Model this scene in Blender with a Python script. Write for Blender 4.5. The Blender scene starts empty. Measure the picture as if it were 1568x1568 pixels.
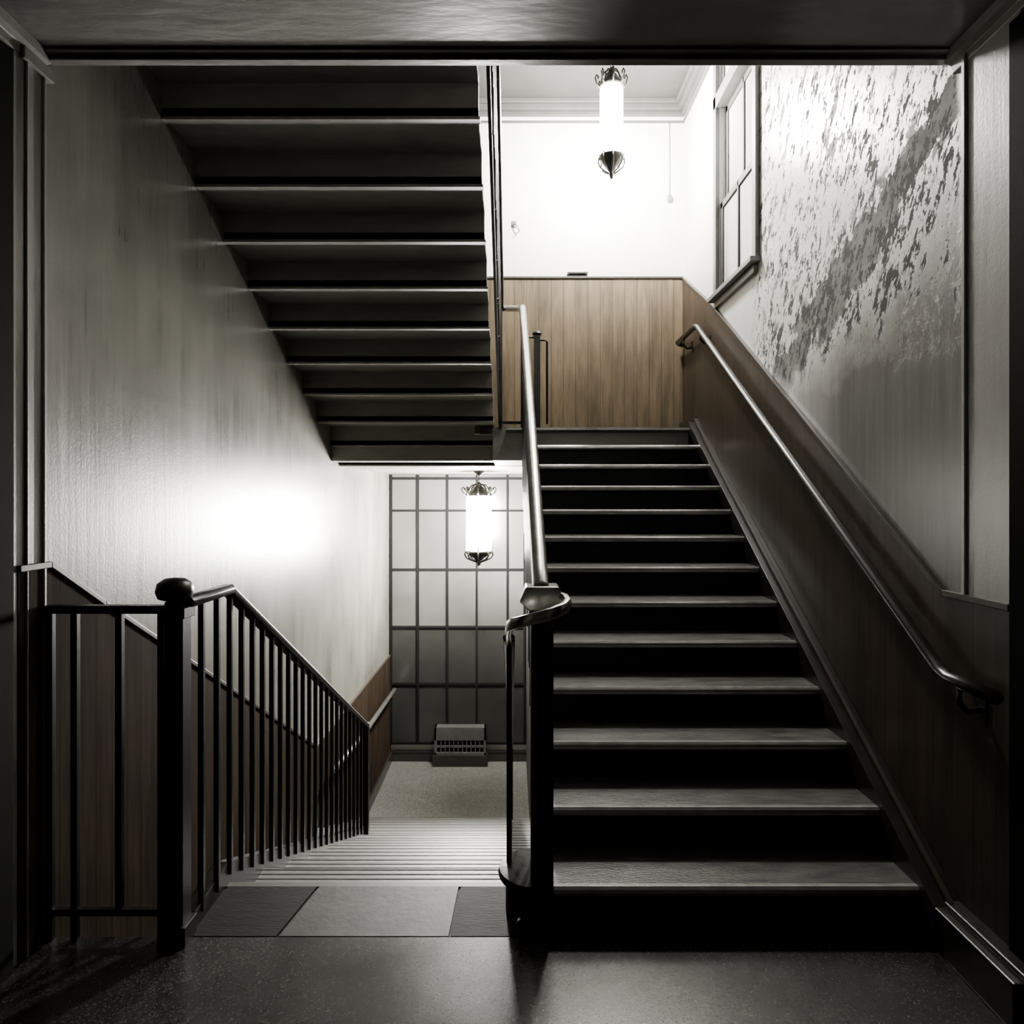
import bpy, math, bisect
from mathutils import Vector
C=bpy.context
# ------------------------------------------------------------------ materials
def newmat(n):
    m=bpy.data.materials.new(n); m.use_nodes=True
    nt=m.node_tree; b=nt.nodes['Principled BSDF']; return m,nt,b
def mathn(nt,op,a,b=None,c=None,clamp=False):
    n=nt.nodes.new('ShaderNodeMath'); n.operation=op; n.use_clamp=clamp
    for i,v in enumerate((a,b,c)):
        if v is None: continue
        if isinstance(v,(int,float)): n.inputs[i].default_value=v
        else: nt.links.new(v,n.inputs[i])
    return n.outputs[0]
def noise(nt,scale,detail=4,mscale=(1,1,1),rough=0.55,rot=(0,0,0)):
    tc=nt.nodes.new('ShaderNodeTexCoord'); mp=nt.nodes.new('ShaderNodeMapping')
    mp.inputs['Scale'].default_value=mscale
    src=tc.outputs['Object']
    if rot!=(0,0,0):
        m2=nt.nodes.new('ShaderNodeMapping'); m2.inputs['Rotation'].default_value=rot
        nt.links.new(src,m2.inputs[0]); src=m2.outputs[0]
    nt.links.new(src,mp.inputs[0])
    n=nt.nodes.new('ShaderNodeTexNoise'); n.inputs['Scale'].default_value=scale
    n.inputs['Detail'].default_value=detail; n.inputs['Roughness'].default_value=rough
    nt.links.new(mp.outputs[0],n.inputs['Vector']); return n.outputs['Fac']
def ramp(nt,fac,stops):
    r=nt.nodes.new('ShaderNodeValToRGB'); e=r.color_ramp.elements
    while len(e)<len(stops): e.new(0.5)
    for i,(p,c) in enumerate(stops):
        e[i].position=p; e[i].color=(c[0],c[1],c[2],1) if isinstance(c,(tuple,list)) else (c,c,c,1)
    nt.links.new(fac,r.inputs[0]); return r.outputs[0]
def mixc(nt,f,a,b,mode='MIX'):
    m=nt.nodes.new('ShaderNodeMix'); m.data_type='RGBA'; m.blend_type=mode
    for s,v in ((0,f),(6,a),(7,b)):
        if isinstance(v,(int,float)): 
            m.inputs[s].default_value = v if s==0 else (v,v,v,1)
        elif isinstance(v,tuple): m.inputs[s].default_value=(v[0],v[1],v[2],1)
        else: nt.links.new(v,m.inputs[s])
    return m.outputs[2]
def bump(nt,b,h,s,d=0.01):
    n=nt.nodes.new('ShaderNodeBump'); n.inputs['Strength'].default_value=s; n.inputs['Distance'].default_value=d
    nt.links.new(h,n.inputs['Height']); nt.links.new(n.outputs[0],b.inputs['Normal'])
def sepxyz(nt):
    tc=nt.nodes.new('ShaderNodeTexCoord'); s=nt.nodes.new('ShaderNodeSeparateXYZ')
    nt.links.new(tc.outputs['Object'],s.inputs[0]); return s.outputs

def mat_noise(name,c0,c1,rough,scale=8,ms=(1,1,1),bs=0.1,bscale=None,metal=0,spec=0.5,det=4):
    m,nt,b=newmat(name)
    f=noise(nt,scale,det,ms)
    nt.links.new(ramp(nt,f,[(0.3,c0),(0.7,c1)]),b.inputs['Base Color'])
    b.inputs['Roughness'].default_value=rough; b.inputs['Metallic'].default_value=metal
    b.inputs['Specular IOR Level'].default_value=spec
    if bs: bump(nt,b,noise(nt,bscale or scale*4,3,ms),bs)
    return m
def mat_wood(name,c0,c1,rough=0.4,plank=0.115,spec=.35):
    m,nt,b=newmat(name)
    g=noise(nt,3.0,5,(9,9,0.5),0.6)
    g2=noise(nt,40,3,(3,3,0.12))
    st=noise(nt,1.6,4,(5,5,0.8),0.6)
    f=mathn(nt,'ADD',mathn(nt,'MULTIPLY',g,0.6),mathn(nt,'MULTIPLY',g2,0.4))
    col=ramp(nt,f,[(0.34,c0),(0.66,c1)])
    col=mixc(nt,1.0,col,ramp(nt,st,[(0.35,0.65),(0.6,1.1)]),'MULTIPLY')
    s=sepxyz(nt); t=mathn(nt,'ADD',s[0],s[1])
    fr=mathn(nt,'FRACT',mathn(nt,'DIVIDE',t,plank))
    gr=mathn(nt,'LESS_THAN',fr,0.06)
    col=mixc(nt,mathn(nt,'MULTIPLY',gr,0.6),col,(c0[0]*.3,c0[1]*.3,c0[2]*.3))
    nt.links.new(col,b.inputs['Base Color'])
    b.inputs['Roughness'].default_value=rough
    b.inputs['Specular IOR Level'].default_value=spec
    bump(nt,b,mathn(nt,'SUBTRACT',f,gr),0.12,0.006)
    return m
def mat_flat(name,c,rough=0.5,metal=0,spec=0.5): return mat_noise(name,tuple(x*.8 for x in c),tuple(min(1,x*1.2) for x in c),rough,12,bs=0.05,metal=metal,spec=spec)

def box_mask(nt,a,b_,a0,a1,b0,b1,soft=14):
    f=None
    for s,lo,hi in ((a,a0,a1),(b_,b0,b1)):
        u=mathn(nt,'MULTIPLY',mathn(nt,'SUBTRACT',s,lo),soft,clamp=True)
        v=mathn(nt,'MULTIPLY',mathn(nt,'SUBTRACT',hi,s),soft,clamp=True)
        w=mathn(nt,'MULTIPLY',u,v); f=w if f is None else mathn(nt,'MULTIPLY',f,w)
    return f
def mat_enamel(name,lo,hi,rough,ghost_refl=False):
    m,nt,b=newmat(name)
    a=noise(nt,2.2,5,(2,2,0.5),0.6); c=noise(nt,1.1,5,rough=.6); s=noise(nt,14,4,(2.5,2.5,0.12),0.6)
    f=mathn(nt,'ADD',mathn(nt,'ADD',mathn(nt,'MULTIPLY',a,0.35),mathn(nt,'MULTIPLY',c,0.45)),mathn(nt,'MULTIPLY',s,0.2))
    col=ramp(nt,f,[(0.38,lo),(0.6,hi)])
    if ghost_refl:  # streaks plus a ghosted window reflection, painted into the wall colour
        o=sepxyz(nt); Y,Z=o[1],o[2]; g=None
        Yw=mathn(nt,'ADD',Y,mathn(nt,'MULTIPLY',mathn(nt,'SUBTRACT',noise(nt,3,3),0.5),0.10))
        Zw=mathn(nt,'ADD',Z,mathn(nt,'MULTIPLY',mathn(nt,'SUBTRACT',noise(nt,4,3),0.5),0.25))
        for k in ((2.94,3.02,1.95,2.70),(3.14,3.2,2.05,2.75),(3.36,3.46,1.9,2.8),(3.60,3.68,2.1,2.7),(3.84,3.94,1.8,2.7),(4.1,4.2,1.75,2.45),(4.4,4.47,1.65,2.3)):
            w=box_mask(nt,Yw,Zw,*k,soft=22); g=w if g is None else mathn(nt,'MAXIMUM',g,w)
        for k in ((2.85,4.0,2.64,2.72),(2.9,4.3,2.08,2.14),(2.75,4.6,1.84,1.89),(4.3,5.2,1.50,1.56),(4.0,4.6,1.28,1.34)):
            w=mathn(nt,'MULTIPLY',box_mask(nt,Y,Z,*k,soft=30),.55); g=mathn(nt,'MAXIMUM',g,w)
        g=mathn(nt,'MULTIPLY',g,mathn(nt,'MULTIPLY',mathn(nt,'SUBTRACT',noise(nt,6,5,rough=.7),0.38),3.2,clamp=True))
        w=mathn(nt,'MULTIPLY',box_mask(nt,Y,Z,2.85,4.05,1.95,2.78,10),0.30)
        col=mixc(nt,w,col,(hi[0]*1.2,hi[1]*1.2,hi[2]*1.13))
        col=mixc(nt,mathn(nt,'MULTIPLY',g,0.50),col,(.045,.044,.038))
    nt.links.new(col,b.inputs['Base Color'])
    r=mathn(nt,'ADD',mathn(nt,'MULTIPLY',mathn(nt,'ADD',s,c),0.13),rough-0.1); nt.links.new(r,b.inputs['Roughness'])
    b.inputs['Specular IOR Level'].default_value=0.8
    fine=noise(nt,90,3); h=mathn(nt,'ADD',mathn(nt,'MULTIPLY',s,0.35),mathn(nt,'MULTIPLY',fine,0.3))
    bump(nt,b,h,0.35,0.006)
    return m
def mat_peel():
    m,nt,b=newmat('peeling_plaster')
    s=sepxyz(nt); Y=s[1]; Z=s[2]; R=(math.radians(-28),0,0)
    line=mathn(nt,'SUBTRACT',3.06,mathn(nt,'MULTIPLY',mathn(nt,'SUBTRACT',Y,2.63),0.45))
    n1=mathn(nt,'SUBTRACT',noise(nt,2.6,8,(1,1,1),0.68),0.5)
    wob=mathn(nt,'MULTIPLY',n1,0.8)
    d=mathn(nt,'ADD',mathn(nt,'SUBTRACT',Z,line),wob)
    fl=noise(nt,9,8,(1,1.9,0.9),0.68,R); fl2=noise(nt,30,5,(1,1.9,0.9),0.66,R)
    flm=mathn(nt,'ADD',mathn(nt,'MULTIPLY',fl,0.58),mathn(nt,'MULTIPLY',fl2,0.42))
    near=mathn(nt,'SUBTRACT',1.0,mathn(nt,'DIVIDE',mathn(nt,'ABSOLUTE',d),2.4,clamp=True))
    thr=mathn(nt,'SUBTRACT',0.562,mathn(nt,'MULTIPLY',near,0.048))
    thr=mathn(nt,'ADD',thr,mathn(nt,'MULTIPLY',mathn(nt,'SUBTRACT',noise(nt,2.2,3),0.5),-0.10))
    fleck=mathn(nt,'MULTIPLY',mathn(nt,'SUBTRACT',flm,thr),100,clamp=True)
    zone=mathn(nt,'MULTIPLY',mathn(nt,'SUBTRACT',mathn(nt,'ADD',Z,mathn(nt,'MULTIPLY',wob,0.8)),2.20),5,clamp=True)
    zy=mathn(nt,'MULTIPLY',mathn(nt,'SUBTRACT',mathn(nt,'ADD',4.72,mathn(nt,'MULTIPLY',wob,.4)),Y),6,clamp=True)
    zn=mathn(nt,'MULTIPLY',mathn(nt,'SUBTRACT',Y,mathn(nt,'ADD',2.49,mathn(nt,'MULTIPLY',wob,.15))),20,clamp=True)
    zone=mathn(nt,'MULTIPLY',mathn(nt,'MULTIPLY',zone,zy),zn)
    fleck=mathn(nt,'MULTIPLY',fleck,zone)
    band=mathn(nt,'MULTIPLY',mathn(nt,'SUBTRACT',0.13,mathn(nt,'ABSOLUTE',d)),60,clamp=True)
    n2=mathn(nt,'SUBTRACT',noise(nt,5.5,8,(1,1.5,1),0.70,R),0.5)
    band2=mathn(nt,'MULTIPLY',mathn(nt,'SUBTRACT',n2,0.065),60,clamp=True)
    band=mathn(nt,'MAXIMUM',band,mathn(nt,'MULTIPLY',band2,0.75))
    band=mathn(nt,'MULTIPLY',band,zone)
    island=mathn(nt,'MULTIPLY',mathn(nt,'SUBTRACT',0.56,flm),40,clamp=True)
    band=mathn(nt,'MULTIPLY',band,island)
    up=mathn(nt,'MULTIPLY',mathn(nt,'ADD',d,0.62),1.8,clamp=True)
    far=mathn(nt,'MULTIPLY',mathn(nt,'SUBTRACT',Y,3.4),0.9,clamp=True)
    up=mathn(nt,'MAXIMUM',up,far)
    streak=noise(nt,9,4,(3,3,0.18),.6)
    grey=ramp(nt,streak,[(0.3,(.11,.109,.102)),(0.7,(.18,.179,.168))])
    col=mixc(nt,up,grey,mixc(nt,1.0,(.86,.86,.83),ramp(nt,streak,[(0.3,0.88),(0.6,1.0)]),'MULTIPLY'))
    col=mixc(nt,band,col,ramp(nt,noise(nt,8,6),[(0.35,(.14,.139,.131)),(0.65,(.25,.249,.236))]))
    col=mixc(nt,mathn(nt,'MULTIPLY',fleck,0.96),col,(.024,.024,.022))
    nt.links.new(col,b.inputs['Base Color'])
    pl=mathn(nt,'MAXIMUM',fleck,band)
    nt.links.new(mathn(nt,'ADD',mathn(nt,'MULTIPLY',pl,0.55),0.30),b.inputs['Roughness'])
    nt.links.new(mathn(nt,'SUBTRACT',0.6,mathn(nt,'MULTIPLY',pl,0.5)),b.inputs['Specular IOR Level'])
    bump(nt,b,mathn(nt,'SUBTRACT',mathn(nt,'MULTIPLY',noise(nt,60,3,(1,1,.4)),0.2),pl),0.3,0.008)
    return m
def mat_terrazzo(name,lo,hi,rough,bs=.35,spec=.8):
    m,nt,b=newmat(name)
    a=noise(nt,1.5,4); tc=nt.nodes.new('ShaderNodeTexCoord')
    v=nt.nodes.new('ShaderNodeTexVoronoi'); v.inputs['Scale'].default_value=190; nt.links.new(tc.outputs['Object'],v.inputs['Vector'])
    base=ramp(nt,a,[(0.3,lo),(0.7,hi)])
    sp=ramp(nt,v.outputs['Color'],[(0.25,0.35),(0.6,0.9),(0.85,2.2)])
    nt.links.new(mixc(nt,1.0,base,sp,'MULTIPLY'),b.inputs['Base Color'])
    nt.links.new(mathn(nt,'ADD',mathn(nt,'MULTIPLY',noise(nt,3,4),0.10),rough-.05),b.inputs['Roughness'])
    b.inputs['Specular IOR Level'].default_value=spec
    bump(nt,b,mathn(nt,'ADD',noise(nt,170,2),mathn(nt,'MULTIPLY',v.outputs['Distance'],.3)),bs,0.002)
    return m
def mat_emit(name,c,s):
    m,nt,b=newmat(name)
    b.inputs['Base Color'].default_value=(.9,.9,.88,1)
    b.inputs['Emission Color'].default_value=(*c,1); b.inputs['Emission Strength'].default_value=s
    return m

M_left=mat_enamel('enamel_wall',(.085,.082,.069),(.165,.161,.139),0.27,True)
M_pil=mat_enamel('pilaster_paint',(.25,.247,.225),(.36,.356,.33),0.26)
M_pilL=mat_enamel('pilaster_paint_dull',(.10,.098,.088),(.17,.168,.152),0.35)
M_peel=mat_peel()
M_white=mat_noise('white_plaster',(.66,.66,.625),(.76,.76,.72),0.5,3,bs=.08,bscale=40)
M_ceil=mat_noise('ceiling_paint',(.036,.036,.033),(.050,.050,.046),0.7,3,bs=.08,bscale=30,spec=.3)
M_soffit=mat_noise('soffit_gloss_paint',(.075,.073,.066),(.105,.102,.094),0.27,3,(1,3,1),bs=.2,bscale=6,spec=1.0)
M_trim=mat_noise('grey_trim_paint',(.10,.10,.093),(.15,.15,.14),0.45,6,bs=.05)
M_crn=mat_noise('cornice_paint',(.05,.05,.046),(.07,.07,.065),0.5,6,bs=.05)
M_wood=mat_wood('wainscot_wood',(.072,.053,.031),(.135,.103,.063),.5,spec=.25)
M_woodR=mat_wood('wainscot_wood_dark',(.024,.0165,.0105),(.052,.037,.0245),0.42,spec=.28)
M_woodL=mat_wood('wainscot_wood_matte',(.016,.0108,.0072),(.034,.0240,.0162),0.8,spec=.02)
M_cap=mat_flat('dado_cap_wood',(.040,.032,.024),0.4,spec=.3)
M_floor=mat_terrazzo('terrazzo',(.015,.0145,.0128),(.028,.027,.0245),0.25,.20,.72)
M_floor2=mat_terrazzo('terrazzo_pale',(.10,.098,.088),(.14,.137,.125),0.4,.2,spec=.4)
M_step2=mat_noise('lower_step_lino',(.075,.073,.066),(.12,.117,.107),0.45,6,bs=.1)
M_tread=mat_noise('worn_tread',(.022,.0212,.019),(.10,.097,.088),0.38,7,(1,4,1),bs=.25,bscale=40,spec=.4)
M_nose=mat_flat('tread_nosing_highlight',(.50,.495,.47),0.25,0.6)  # pale nosing: the lamp's grazing highlight painted into the edge colour
M_riser=mat_noise('black_riser_paint',(.003,.003,.003),(.007,.0067,.006),0.5,6,(1,1,4),bs=.2,spec=.3)
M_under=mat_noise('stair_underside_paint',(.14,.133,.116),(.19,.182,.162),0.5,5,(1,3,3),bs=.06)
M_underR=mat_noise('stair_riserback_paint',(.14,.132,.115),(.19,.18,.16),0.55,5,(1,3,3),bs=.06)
M_lip=mat_flat('stair_lip_lit',(.20,.193,.175),0.4)  # lighter lips: light caught on the edges, put into the colour
M_iron=mat_flat('black_iron',(.005,.005,.005),0.35,0.2)
M_mull=mat_flat('window_steel',(.003,.003,.003),0.8,0,.1)
M_rail=mat_flat('polished_handrail',(.60,.59,.555),0.2,0.85)
M_darkwood=mat_flat('dark_handrail_wood',(.015,.012,.010),0.25)
M_string=mat_flat('stringer_paint',(.018,.0165,.0145),0.28)
M_glass=mat_noise('frosted_pane',(.050,.050,.046),(.080,.080,.074),0.20,1.2,bs=.06,bscale=50)
M_glassd=mat_noise('frosted_pane_dado_refl',(.014,.014,.0126),(.024,.024,.0218),0.22,1.2,bs=.06,bscale=50)  # lower panes darker: dado reflection painted into the glass colour
M_win=mat_noise('night_pane',(.34,.34,.325),(.46,.46,.44),0.2,2,bs=.03)
M_sash=mat_flat('sash_paint',(.035,.034,.031),0.5,spec=.3)
M_black=mat_flat('matte_black',(.002,.002,.002),0.8,spec=0.05)  # plain black for the added edge panels and the vent inside
M_tile=mat_noise('worn_lino_patch',(.014,.014,.0125),(.042,.040,.036),0.55,7,bs=.12,bscale=30,spec=.22,det=7)
M_lino=mat_noise('dark_lino',(.004,.004,.0036),(.012,.0114,.010),0.65,7,(1,6,1),bs=.2,spec=.08)
M_lino2=mat_noise('threshold_wood',(.005,.0048,.0042),(.016,.0152,.0132),0.65,5,(1,8,1),bs=.2,spec=.08)
M_rub=mat_flat('ribbed_step_rubber',(.045,.043,.038),0.5)
M_under2=mat_flat('understair_wall_paint',(.05,.049,.044),0.6,spec=.2)
M_lampU=mat_emit('lamp_glass_upper',(1,.97,.91),950)
M_lampL=mat_emit('lamp_glass_lower',(1,.97,.91),1050)
M_bronze=mat_flat('lamp_bronze',(.05,.047,.04),0.4,0.7)
M_metal=mat_flat('vent_metal',(.07,.07,.066),0.4,0.2)

# ------------------------------------------------------------------ mesh builder
class B:
    def __init__(s,name): s.n=name; s.v=[]; s.f=[]; s.mi=[]; s.sm=[]; s.mats=[]
    def _m(s,m):
        if m not in s.mats: s.mats.append(m)
        return s.mats.index(m)
    def add(s,vs,fs,m,smooth=False):
        o=len(s.v); s.v+= [tuple(v) for v in vs]; k=s._m(m)
        for f in fs: s.f.append([i+o for i in f]); s.mi.append(k); s.sm.append(smooth)
    def box(s,x0,x1,y0,y1,z0,z1,m):
        vs=[(x,y,z) for z in (z0,z1) for y in (y0,y1) for x in (x0,x1)]
        s.add(vs,[(0,2,3,1),(4,5,7,6),(0,1,5,4),(2,6,7,3),(0,4,6,2),(1,3,7,5)],m)
    def prism(s,poly,x0,x1,m):
        n=len(poly); vs=[(x0,y,z) for y,z in poly]+[(x1,y,z) for y,z in poly]
        fs=[tuple(range(n)),tuple(range(2*n-1,n-1,-1))]+[(i,i+n,(i+1)%n+n,(i+1)%n) for i in range(n)]
        s.add(vs,fs,m)
    def prismy(s,poly,y0,y1,m):
        n=len(poly); vs=[(x,y0,z) for x,z in poly]+[(x,y1,z) for x,z in poly]
        fs=[tuple(range(n)),tuple(range(2*n-1,n-1,-1))]+[(i,i+n,(i+1)%n+n,(i+1)%n) for i in range(n)]
        s.add(vs,fs,m)
    def sweep(s,pts,prof,m,smooth=True):
        pts=[Vector(p) for p in pts]; n=len(prof); vs=[]
        for i,p in enumerate(pts):
            t=(pts[min(i+1,len(pts)-1)]-pts[max(i-1,0)]).normalized()
            up=Vector((0,0,1)) if abs(t.z)<.95 else Vector((0,1,0))
            sd=t.cross(up).normalized(); u2=sd.cross(t)
            for a,b in prof: vs.append(p+sd*a+u2*b)
        fs=[]
        for i in range(len(pts)-1):
            for j in range(n):
                k=(j+1)%n; fs.append((i*n+j,i*n+k,(i+1)*n+k,(i+1)*n+j))
        fs.append(tuple(range(n-1,-1,-1))); fs.append(tuple((len(pts)-1)*n+j for j in range(n)))
        s.add(vs,fs,m,smooth)
    def tube(s,pts,r,m,n=10,ry=None):
        ry=ry or r
        s.sweep(pts,[(r*math.cos(2*math.pi*i/n),ry*math.sin(2*math.pi*i/n)) for i in range(n)],m)
    def lathe(s,cx,cy,prof,m,n=24,smooth=True):
        vs=[]; 
        for r,z in prof:
            for i in range(n): vs.append((cx+r*math.cos(2*math.pi*i/n),cy+r*math.sin(2*math.pi*i/n),z))
        fs=[]
        for k in range(len(prof)-1):
            for i in range(n):
                j=(i+1)%n; fs.append((k*n+i,k*n+j,(k+1)*n+j,(k+1)*n+i))
        fs.append(tuple(range(n-1,-1,-1))); fs.append(tuple((len(prof)-1)*n+i for i in range(n)))
        s.add(vs,fs,m,smooth)
    def done(s,bevel=0):
        me=bpy.data.meshes.new(s.n); me.from_pydata(s.v,[],s.f)
        for m in s.mats: me.materials.append(m)
        for i,p in enumerate(me.polygons): p.material_index=s.mi[i]; p.use_smooth=s.sm[i]
        me.update(); o=bpy.data.objects.new(s.n,me); C.scene.collection.objects.link(o)
        import bmesh
        bm=bmesh.new(); bm.from_mesh(me); bmesh.ops.recalc_face_normals(bm,faces=bm.faces); bm.to_mesh(me); bm.free()
        if bevel:
            md=o.modifiers.new('bevel','BEVEL'); md.width=bevel; md.segments=2; md.limit_method='ANGLE'; md.angle_limit=math.radians(50)
        return o

XL,XR=-1.725,1.62
YB=6.55; YF=9.83; HT=5.32; HL=-2.11
# ------------------------------------------------------------------ shell
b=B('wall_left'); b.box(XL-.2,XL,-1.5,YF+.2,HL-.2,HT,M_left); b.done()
b=B('wall_right')
w0,w1,wh0,wh1=4.62,5.44,3.19,5.12
b.box(XR,XR+.2,-1.5,w0,-.25,HT,M_peel); b.box(XR,XR+.2,w1,YB+.15,-.25,HT,M_peel)
b.box(XR,XR+.2,w0,w1,-.25,wh0,M_peel); b.box(XR,XR+.2,w0,w1,wh1,HT,M_peel); b.done()
b=B('wall_back'); b.box(-.35,XR,YB,YB+.15,2.21,HT,M_white); b.box(-.35,-.25,YB+.15,YF,2.21,HT,M_white); b.done()
b=B('wall_far'); b.box(XL,.3,YF,YF+.2,HL-.2,HT,M_white); b.done()
b=B('wall_center'); b.prism([(2.95,HL),(YF,HL),(YF,1.93),(5.94,1.93),(2.95,0.08)],.2,.32,M_under2); b.done()
b=B('wall_front'); b.box(XL,XR,-.2,0-.05,3.95,HT,M_ceil); b.done()
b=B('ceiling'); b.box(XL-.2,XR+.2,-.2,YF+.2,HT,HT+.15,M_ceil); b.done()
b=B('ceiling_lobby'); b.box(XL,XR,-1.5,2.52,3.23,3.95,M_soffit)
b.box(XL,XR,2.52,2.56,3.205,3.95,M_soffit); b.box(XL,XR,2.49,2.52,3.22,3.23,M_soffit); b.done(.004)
b=B('floor'); b.box(XL,XR,-1.5,2.563,-.25,0,M_floor); b.box(-1.27,.2,2.563,2.9,-.25,-.004,M_lino)
b.box(.2,XR,2.563,3.0,-.25,-.004,M_lino)
b.done()
b=B('floor_patch')
for poly,m in (([(-.86,2.568),(-.235,2.568),(-.222,2.895),(-.80,2.895)],M_tile),([(-1.18,2.568),(-.87,2.568),(-.81,2.895),(-1.18,2.895)],M_lino),([(-.225,2.568),(-.0,2.568),(-.0,2.895),(-.212,2.895)],M_lino2)):
    b.add([(x,y,-.004) for x,y in poly]+[(x,y,.001) for x,y in poly],[(3,2,1,0),(4,5,6,7),(0,1,5,4),(1,2,6,5),(2,3,7,6),(3,0,4,7)],m)
b.done()
b=B('floor_lower'); b.box(XL,.2,2.3,YF,HL-.2,HL,M_floor2); b.done()

b=B('trim_1')
for k,(d,h0,h1) in enumerate(((.10,5.28,5.32),(.07,5.23,5.28),(.035,5.19,5.23),(.02,5.13,5.15))):
    b.box(-.35,XR,YB-d,YB,h0,h1,M_crn); b.box(XR-d,XR,2.6,YB-d,h0,h1,M_crn)
b.done(.005)
b=B('trim_2')
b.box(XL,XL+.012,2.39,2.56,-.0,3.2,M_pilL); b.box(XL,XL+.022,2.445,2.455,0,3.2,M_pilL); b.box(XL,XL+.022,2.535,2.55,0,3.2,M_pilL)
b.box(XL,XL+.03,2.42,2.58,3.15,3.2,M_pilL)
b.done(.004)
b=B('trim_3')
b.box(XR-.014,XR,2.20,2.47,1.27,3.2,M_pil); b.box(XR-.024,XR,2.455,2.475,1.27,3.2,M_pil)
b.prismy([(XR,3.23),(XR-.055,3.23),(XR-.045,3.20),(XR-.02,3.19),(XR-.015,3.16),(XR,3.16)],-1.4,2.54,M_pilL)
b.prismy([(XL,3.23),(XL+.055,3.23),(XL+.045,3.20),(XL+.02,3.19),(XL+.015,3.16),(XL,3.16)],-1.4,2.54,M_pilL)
b.done(.004)
for nm,x,sg,y1 in (('edge_panel_1',XL,1,2.375),('edge_panel_2',XR,-1,2.235)):  # added black panels, shaped like doors, to darken the frame edges
    b=B(nm); X=lambda d: x+sg*d
    def bx(d0,d1,ya,yb,z0,z1): b.box(min(X(d0),X(d1)),max(X(d0),X(d1)),ya,yb,z0,z1,M_black)
    bx(0,.026,y1-.12,y1,0,3.14); bx(0,.026,y1-1.2,y1-1.08,0,3.14); bx(0,.026,y1-1.08,y1-.12,2.98,3.14)
    bx(0,.012,y1-1.08,y1-.12,0,2.98)
    for z0_,z1_ in ((.2,1.0),(1.15,2.0),(2.15,2.85)): bx(.012,.02,y1-.95,y1-.25,z0_,z1_)
    b.done(.004)

# ------------------------------------------------------------------ wainscots
b=B('wainscot_right')
top=[(2.24,1.27),(2.59,1.27),(5.55,3.14),(YB-.0,3.68)]
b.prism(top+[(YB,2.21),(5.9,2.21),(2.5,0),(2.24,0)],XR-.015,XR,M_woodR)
def cap(pts,x,sg,m):
    for i in range(len(pts)-1):
        (ya,za),(yb,zb)=pts[i],pts[i+1]
        b.prism([(ya,za-.018),(yb,zb-.018),(yb,zb+.006),(ya,za+.006)],min(x,x+sg*.025),max(x,x+sg*.025),m)
cap(top,XR,-1,M_cap); b.done(.003)
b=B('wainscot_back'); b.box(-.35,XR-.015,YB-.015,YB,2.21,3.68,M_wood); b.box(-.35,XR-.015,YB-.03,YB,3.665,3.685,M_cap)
b.done(.003)
b=B('wainscot_left')
tl=[(2.41,1.377),(2.575,1.377),(2.92,1.18),(6.08,-.56),(YF,-.60)]
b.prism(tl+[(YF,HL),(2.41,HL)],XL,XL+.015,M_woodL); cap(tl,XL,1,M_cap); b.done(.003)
b=B('baseboard_left'); b.box(XL+.015,XL+.04,7.4,YF,HL,HL+.14,M_string); b.done(.003)
b=B('baseboard_far'); b.box(XL+.04,.2,YF-.035,YF,HL,HL+.13,M_string); b.box(XL+.04,.2,YF-.045,YF,HL+.13,HL+.15,M_string); b.done(.003)
b=B('baseboard_right'); b.box(1.514,XR,2.1,2.50,0,.15,M_string); b.box(1.55,XR,2.1,2.5,.15,.17,M_string); b.done(.006)

# ------------------------------------------------------------------ right flight (up)
g,r=.28,.17; z0=2.582; XA=.155; XE=1.514
b=B('staircase')
prof=[]
for i in range(12):
    prof+=[(z0+.03+i*g,i*r),(z0+.03+i*g,(i+1)*r-.03)]
body=prof+[(z0+.03+12*g,12*r-.03),(z0+.03+12*g,2.18),(5.97,1.95),(5.7,1.85),(2.9,-.0)]
b.prism(body,XA+.03,XE,M_riser)
for i in range(12):
    y=z0+i*g; h=(i+1)*r
    b.prism([(y+g+.03,h-.035),(y+.03,h-.035),(y+.03,h),(y+g+.03,h)],XA,XE,M_tread)
    b.prism([(y+.03,h-.035),(y+.012,h-.035),(y+.003,h-.030),(y,h-.02),(y+.002,h-.008),(y+.010,h+.001),(y+.03,h+.001)],XA,XE,M_nose)
b.prism([(z0+12*g+.15,2.15),(z0+12*g+.012,2.175),(z0+12*g,2.19),(z0+12*g+.01,2.21),(z0+12*g+.15,2.21)],XA-.2,XR,M_tread)
b.lathe(.10,2.735,[(.125,0),(.125,.135),(.15,.137),(.155,.15),(.15,.168),(.0,.17)],M_riser)
def sl(y): return .17+(y-z0)*r/g
b.prism([(2.44,0),(2.44,.08),(2.5,sl(2.5)+.03),(5.98,sl(5.98)+.03),(5.98,2.15),(5.6,1.9),(2.7,0)],XE,XR-.055,M_string)
b.prism([(2.44,0),(2.44,.13),(2.48,sl(2.48)+.05),(5.95,sl(5.95)+.05),(6.0,2.30),(6.0,2.15),(5.6,1.9),(2.7,0)],XR-.055,XR-.016,M_string)
b.prism([(2.48,sl(2.48)+.05),(5.95,sl(5.95)+.05),(5.95,sl(5.95)+.065),(2.48,sl(2.48)+.065)],XR-.062,XR-.045,M_cap)
b.prism([(2.9,.0),(2.75,.12),(5.94,2.06),(5.94,1.85)],XA-.01,XA+.03,M_riser)
b.done(.002)
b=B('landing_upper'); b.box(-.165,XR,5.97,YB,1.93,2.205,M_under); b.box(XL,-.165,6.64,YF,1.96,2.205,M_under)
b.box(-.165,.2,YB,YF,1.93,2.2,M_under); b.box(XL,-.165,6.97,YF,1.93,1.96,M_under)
b.box(XR-.05,XR-.015,6.0,YB-.0,2.205,2.31,M_string); b.box(-.3,XR-.05,YB-.04,YB-.015,2.205,2.27,M_string); b.done(.003)

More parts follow.
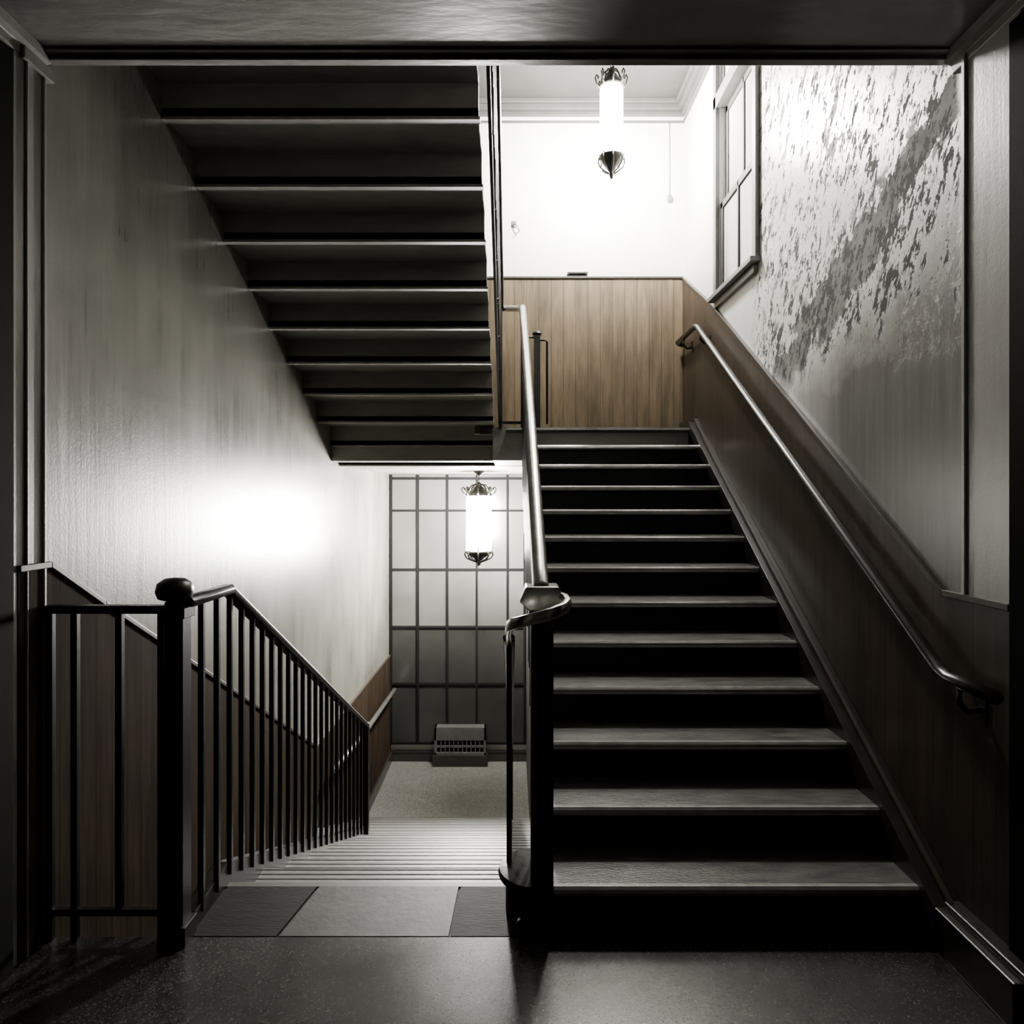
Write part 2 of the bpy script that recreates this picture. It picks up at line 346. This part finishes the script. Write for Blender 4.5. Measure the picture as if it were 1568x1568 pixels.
# ------------------------------------------------------------------ overhead flight
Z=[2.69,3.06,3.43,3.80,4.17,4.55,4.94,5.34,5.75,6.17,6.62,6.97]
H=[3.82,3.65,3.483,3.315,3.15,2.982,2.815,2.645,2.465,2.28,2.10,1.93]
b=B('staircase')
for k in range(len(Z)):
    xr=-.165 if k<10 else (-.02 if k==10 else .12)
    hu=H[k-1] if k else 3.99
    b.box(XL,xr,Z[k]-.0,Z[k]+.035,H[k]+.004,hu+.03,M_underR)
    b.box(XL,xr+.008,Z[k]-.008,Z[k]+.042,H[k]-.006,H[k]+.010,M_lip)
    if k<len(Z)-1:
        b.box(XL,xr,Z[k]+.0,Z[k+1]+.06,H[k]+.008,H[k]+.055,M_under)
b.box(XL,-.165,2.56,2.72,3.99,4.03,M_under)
b.done(.002)

# ------------------------------------------------------------------ lower flight (down)
g2,r2=.40,HL/-13
b=B('staircase')
b.box(-1.19,.2,2.895,2.93,-.05,0.0,M_rub)
for k in range(1,13):
    ya=2.92+g2*(k-1); yb=2.92+g2*k; h=-r2*k
    xl=-1.22 if yb<5.75 else XL+.016
    b.box(xl,.2,ya,yb+.01,h-.2,h-.02,M_riser); b.box(xl,.2,ya,yb+.02,h-.03,h,M_step2)
    for q in range(9): b.box(xl,.2,yb+.005-q*.040,yb+.017-q*.040,h-.01,h+.002,M_rub)
b.prism([(2.6,-.02),(2.62,.06),(2.92,.09),(5.7,.09-2.78*.42),(5.7,-.35-2.78*.406),(2.92,-.35),(2.6,-.3)],-1.25,-1.19,M_iron)
b.done(.002)

# ------------------------------------------------------------------ railings
b=B('stair_railing')
NX,NY=-1.235,2.55
b.box(XL+.015,NX,NY-.02,NY+.02,1.195,1.225,M_iron); b.box(XL+.015,NX,NY-.012,NY+.012,.09,.115,M_iron)
for x in (-1.69,-1.60,-1.437): b.box(x-.012,x+.012,NY-.012,NY+.012,.0 if x<-1.5 else .1,1.2,M_iron)
b.box(NX-.06,NX-.036,NY-.012,NY+.012,.0,1.2,M_iron)
b.box(NX-.022,NX+.045,NY-.035,NY+.035,0,1.24,M_iron)
b.box(NX-.04,NX+.06,NY-.05,NY+.05,0,.07,M_iron); b.box(NX-.032,NX+.055,NY-.045,NY+.045,1.18,1.22,M_iron)
b.lathe(NX-.0,NY,[(.03,1.22),(.03,1.24),(.058,1.25),(.066,1.275),(.06,1.305),(.035,1.322),(.0,1.326)],M_iron)
ry=[(NX+.04,NY,1.235),(-1.19,2.92,1.235),(-1.19,2.97,1.205),(-1.19,5.66,-.24)]
b.sweep(ry,[(-.028,-.018),(.028,-.018),(.032,.004),(.018,.02),(-.018,.02),(-.032,.004)],M_iron)
def railh(y): return 1.225 if y<2.95 else 1.205-(y-2.97)*(1.445/2.69)
def strh(y): return .08 if y<2.92 else .09-(y-2.92)*.42
y=2.68
while y<5.6:
    x=-1.19 if y>2.75 else -1.195
    b.box(x-.011,x+.011,y-.011,y+.011,strh(y)-.05,railh(y)-.005,M_iron); y+=.128
b.box(-1.215,-1.165,5.64,5.69,-1.4,-.22,M_iron)
b.sweep([(-1.19,5.66,-.235),(-1.19,5.72,-.29),(-1.19,5.73,-.36)],[(-.02,-.015),(.02,-.015),(.02,.015),(-.02,.015)],M_iron)
b.done(.003)

b=B('newel_post')
cx,cy=.112,2.62
b.box(cx-.036,cx+.036,cy-.036,cy+.036,0,1.25,M_iron)
for sx in (-1,1):
    for sy in (-1,1): b.box(cx+sx*.03-.012,cx+sx*.03+.012,cy+sy*.03-.012,cy+sy*.03+.012,.1,1.16,M_iron)
b.box(cx-.055,cx+.055,cy-.055,cy+.055,0,.05,M_iron); b.box(cx-.048,cx+.048,cy-.048,cy+.048,.05,.09,M_iron)
b.box(cx-.05,cx+.05,cy-.05,cy+.05,1.15,1.2,M_iron)
b.lathe(cx+.07,cy-.03,[(.012,0.0),(.026,.01),(.03,.03),(.02,.05),(0,.055)],M_iron,12)
b.lathe(cx-.07,cy-.03,[(.012,0.0),(.026,.01),(.03,.03),(.02,.05),(0,.055)],M_iron,12)
b.prismy([(cx-.085,1.235),(cx-.06,1.29),(cx+.06,1.29),(cx+.085,1.235),(cx+.05,1.2),(cx-.05,1.2)],cy-.06,cy+.06,M_rail)
b.done(.005)

b=B('stair_railing')
oct_=[(-.026,-.02),(.026,-.02),(.032,-.004),(.024,.016),(.01,.024),(-.01,.024),(-.024,.016),(-.032,-.004)]
b.sweep([(.108,2.60,1.285),(.107,2.70,1.33),(.092,5.86,3.205),(.09,5.93,3.235),(.075,5.985,3.24),(.04,6.0,3.24),(-.06,6.0,3.24)],oct_,M_rail)
b.sweep([(-.06,6.0,3.24),(-.095,5.98,3.245),(-.10,5.93,3.27),(-.10,2.6,4.78)],oct_,M_darkwood)
y=2.86
while y<5.9:
    hh=1.33+(y-2.7)*.5934; x=.107-(y-2.7)*.0047
    i=int((y-z0)/g); b.box(x-.010,x+.010,y-.010,y+.010,max(0,i*r),hh,M_iron); y+=.14
y=2.75
while y<5.95:
    k=max(0,bisect.bisect_right(Z,y)-1); hb=H[k]-.03
    b.box(-.112,-.09,y-.011,y+.011,hb,3.27+(5.93-y)*.4535,M_iron); y+=.128
b.prism([(6.0,2.24),(6.0,2.30),(2.65,3.89),(2.65,3.83)],-.118,-.10,M_iron)
b.box(-.115,-.085,5.96,5.995,2.2,3.24,M_iron); b.box(.075,.105,5.985,6.015,2.2,3.23,M_iron)
b.box(-.1,.09,5.99,6.01,2.245,2.27,M_iron)
b.box(.19,.245,6.02,6.075,2.2,3.02,M_iron); b.lathe(.217,6.047,[(.035,3.02),(.042,3.035),(.03,3.055),(.0,3.062)],M_iron,12)
b.tube([(.217,6.05,2.98),(.29,6.05,2.98),(.305,6.05,2.965),(.305,6.05,2.25)],.010,M_iron,8)
b.tube([(.10,6.0,3.0),(.217,6.05,3.0)],.010,M_iron,8)
vol=[(.112,2.60,1.262),(.16,2.595,1.255),(.195,2.555,1.248),(.2,2.50,1.24),(.185,2.455,1.232),(.14,2.42,1.22),(.09,2.41,1.207),(.045,2.425,1.192),(.01,2.455,1.178),(-.008,2.5,1.16),(-.012,2.56,1.13),(-.012,2.66,1.08)]
b.sweep(vol,[(-.010,-.022),(.010,-.022),(.015,.0),(.010,.017),(-.010,.017),(-.015,0)],M_rail)
b.sweep([(-.012,2.64,1.09),(-.012,2.9,.99),(-.012,7.7,-1.16)],[(-.02,-.016),(.02,-.016),(.024,0),(.012,.016),(-.012,.016),(-.024,0)],M_iron)
y=2.78
while y<7.7:
    k=max(0,math.ceil((y-2.92)/g2)); b.box(-.022,-.001,y-.011,y+.011,-r2*k,.99-(y-2.9)*.448,M_iron); y+=.14
b.box(-.03,.01,7.68,7.72,HL,-1.1,M_iron)
b.tube([(-.012,7.7,-1.16),(-.012,7.78,-1.2),(-.012,7.8,-1.26),(-.012,7.76,-1.3)],.018,M_iron)
b.done(.002)

b=B('handrail')
hx=1.53
pts=[(hx+.06,6.47,3.03),(hx+.02,6.46,3.035),(hx,6.42,3.04),(hx,5.82,3.045),(hx,5.74,3.02),(hx,2.56,1.045),(hx,2.49,1.0),(hx,2.44,.985),(hx,2.2,.985)]
b.sweep(pts,[(.026*math.cos(a*math.pi/5),.022*math.sin(a*math.pi/5)) for a in range(10)],M_darkwood)
for yy,zz in ((6.2,3.04),(5.65,2.965),(2.38,.985)):
    b.tube([(hx,yy,zz-.02),(hx,yy,zz-.07),(hx+.03,yy,zz-.10),(XR-.02,yy,zz-.09)],.011,M_iron,8)
    b.box(XR-.022,XR-.012,yy-.03,yy+.03,zz-.14,zz-.04,M_iron)
b.done()
b=B('handrail')
b.sweep([(-1.62,6.3,-.86),(-1.62,7.5,-.97),(-1.62,9.6,-1.04)],[(.03*math.cos(a*math.pi/5),.024*math.sin(a*math.pi/5)) for a in range(10)],M_rail)
for yy,zz in ((6.6,-.9),(8.0,-1.0),(9.4,-1.04)):
    b.tube([(-1.62,yy,zz-.02),(-1.62,yy,zz-.08),(-1.65,yy,zz-.1),(XL+.01,yy,zz-.09)],.011,M_iron,8)
b.done()

# ------------------------------------------------------------------ window on the right wall
b=B('window_1')
for (ya,yb) in ((w0-.07,w0),(w1,w1+.07)): b.box(XR-.03,XR,ya,yb,wh0,5.12,M_trim)
b.box(XR-.07,XR+.1,w0-.09,w1+.09,wh0-.035,wh0,M_trim); b.box(XR-.03,XR,w0-.04,w1+.04,wh0-.09,wh0-.035,M_trim)
b.box(XR-.03,XR+.12,w0-.07,w1+.07,4.66,4.76,M_trim); b.box(XR-.03,XR+.12,w0,w1,5.08,5.12,M_trim)
def sash(x,ya,yb,za,zb,mid=True):
    t=.05
    b.box(x,x+.035,ya,ya+t,za,zb,M_sash); b.box(x,x+.035,yb-t,yb,za,zb,M_sash)
    b.box(x,x+.035,ya,yb,za,za+t,M_sash); b.box(x,x+.035,ya,yb,zb-t,zb,M_sash)
    if mid: b.box(x+.0,x+.03,(ya+yb)/2-.014,(ya+yb)/2+.014,za,zb,M_sash)
    b.box(x+.012,x+.018,ya+.01,yb-.01,za+.01,zb-.01,M_win)
sash(XR+.01,w0,w1,wh0,3.91); sash(XR+.05,w0,w1,3.87,4.66); sash(XR+.02,w0,w1,4.76,5.08)
b.done(.003)

# ------------------------------------------------------------------ far steel grid window
b=B('window_2')
yw=YF-.06
def X(u): return (u-784)/1066*yw
def Hh(v): return 1.623-(v-760)/1066*yw
b.box(XL+.015,.2,yw+.01,yw+.03,Hh(960),1.925,M_glass); b.box(XL+.015,.2,yw+.01,yw+.03,Hh(1138),Hh(960),M_glassd)
for u in (599,640,685,730,777,803): b.box(X(u)-.015,X(u)+.015,yw-.02,yw+.03,Hh(1138),1.925,M_mull)
for v in (733,782,872,960,1047,1138): b.box(XL+.015,.2,yw-.015,yw+.03,Hh(v)-.015,Hh(v)+.015,M_mull)
b.done()
b=B('wall_vent')
x0,x1=X(667),X(745)
b.box(x0,x1,yw-.16,yw-.02,Hh(1128),Hh(1108),M_metal); b.box(x0,x1,yw-.16,yw-.02,Hh(1150),Hh(1146),M_metal)
b.box(x0,x0+.03,yw-.16,yw-.02,Hh(1150),Hh(1108),M_metal); b.box(x1-.03,x1,yw-.16,yw-.02,Hh(1150),Hh(1108),M_metal)
b.box(x0,x1,yw-.10,yw-.02,Hh(1148),Hh(1110),M_black)
n=11
for i in range(n+1):
    xx=x0+.03+(x1-x0-.06)*i/n; b.box(xx-.008,xx+.008,yw-.155,yw-.1,Hh(1148),Hh(1126),M_metal)
b.box(x0,x1,yw-.155,yw-.12,Hh(1139),Hh(1136),M_metal)
b.box(x0-.02,x1+.02,yw-.17,yw-.0,HL+.0,Hh(1150),M_string)
b.done(.003)

# ------------------------------------------------------------------ pendant lamps
def lamp(cx,cy,hb,ht,R,hc,mat):
    b=B('pendant_lamp')
    pr=[(0,hb-.02),(R*.5,hb-.012),(R*.9,hb+.02),(R,hb+.06)]+[(R,hb+.06+(ht-hb-.12)*i/6) for i in range(1,7)]+[(R*.9,ht-.02),(R*.5,ht),(0,ht)]
    b.lathe(cx,cy,pr,mat,28)
    b.lathe(cx,cy,[(R*1.04,ht-.035),(R*1.12,ht-.02),(R*1.04,ht),(R*.7,ht+.03),(R*.45,ht+.07),(R*.25,ht+.09),(R*.3,ht+.11),(R*.12,ht+.13),(.0,ht+.14)],M_bronze)
    b.lathe(cx,cy,[(0,hb-.16),(R*.10,hb-.15),(R*.2,hb-.125),(R*.1,hb-.10),(R*.3,hb-.085),(R*.42,hb-.06),(R*.75,hb-.035),(R*1.05,hb+.0),(R*1.12,hb+.018),(R*1.04,hb+.035),(R*.7,hb+.0),(0,hb-.01)],M_bronze)
    for k in range(8):
        a=k*math.pi/4
        def P(rr,zz): return (cx+rr*math.cos(a),cy+rr*math.sin(a),zz)
        b.tube([P(R*1.08,ht-.03),P(R*1.3,ht+.01),P(R*1.42,ht+.05),P(R*1.3,ht+.075),P(R*1.15,ht+.06),P(R*1.18,ht+.04)],R*.07,M_bronze,6)
        b.tube([P(R*.9,ht),P(R*.8,ht+.06),P(R*.55,ht+.10),P(R*.3,ht+.11)],R*.06,M_bronze,6)
        b.tube([P(R*1.08,hb+.02),P(R*1.16,hb-.02),P(R*1.0,hb-.06),P(R*.6,hb-.09),P(R*.2,hb-.11)],R*.06,M_bronze,6)
        b.tube([P(R*1.03,hb+.03),P(R*1.1,hb+.055),P(R*1.03,hb+.08)],R*.06,M_bronze,6)
    z=ht+.13; i=0
    while z<hc-.03:
        s=.016; L=.05
        ring=[]
        for q in range(13):
            t=q/12*2*math.pi
            dx=s*.6*math.cos(t); dz=L/2*math.sin(t)+L/2
            ring.append((cx+dx,cy,z+dz) if i%2==0 else (cx,cy+dx,z+dz))
        b.tube(ring,.004,M_bronze,6); z+=L*.82; i+=1
    b.lathe(cx,cy,[(.012,hc-.05),(.03,hc-.035),(.06,hc-.015),(.065,hc)],M_bronze,20)
    b.done()
lamp(.80,5.6,4.33,4.94,.092,HT,M_lampU)
lamp(-.405,8.5,.93,1.66,.15,1.93,M_lampL)

b=B('wall_cord'); b.tube([(1.48,6.54,5.13),(1.48,6.54,4.45)],.003,M_trim,6); b.lathe(1.48,6.535,[(.0,4.38),(.02,4.39),(.024,4.42),(.016,4.45),(0,4.46)],M_trim,12); b.done()
b=B('vent_slot'); b.box(.52,.71,YB-.035,YB,3.70,3.725,M_iron); b.box(.54,.69,YB-.045,YB-.03,3.705,3.72,M_iron); b.done(.002)  # dark vent slot, built as a thin iron strip
b=B('wall_hook'); b.tube([(.02,YB,4.18),(.02,YB-.03,4.18),(.05,YB-.045,4.15),(.07,YB-.04,4.10),(.04,YB-.04,4.08)],.006,M_trim,6); b.box(.0,.04,YB-.01,YB,4.15,4.21,M_trim); b.done()

w=bpy.data.worlds.new('world'); C.scene.world=w; w.use_nodes=True
w.node_tree.nodes['Background'].inputs[0].default_value=(1,.97,.91,1); w.node_tree.nodes['Background'].inputs[1].default_value=.015
cam=bpy.data.cameras.new('camera'); co=bpy.data.objects.new('camera',cam); C.scene.collection.objects.link(co)
co.location=(0,0,1.623); co.rotation_euler=(math.pi/2,0,0)
cam.sensor_width=36; cam.lens=1066/1568*36; cam.shift_y=-24/1568; cam.clip_start=.05
C.scene.camera=co
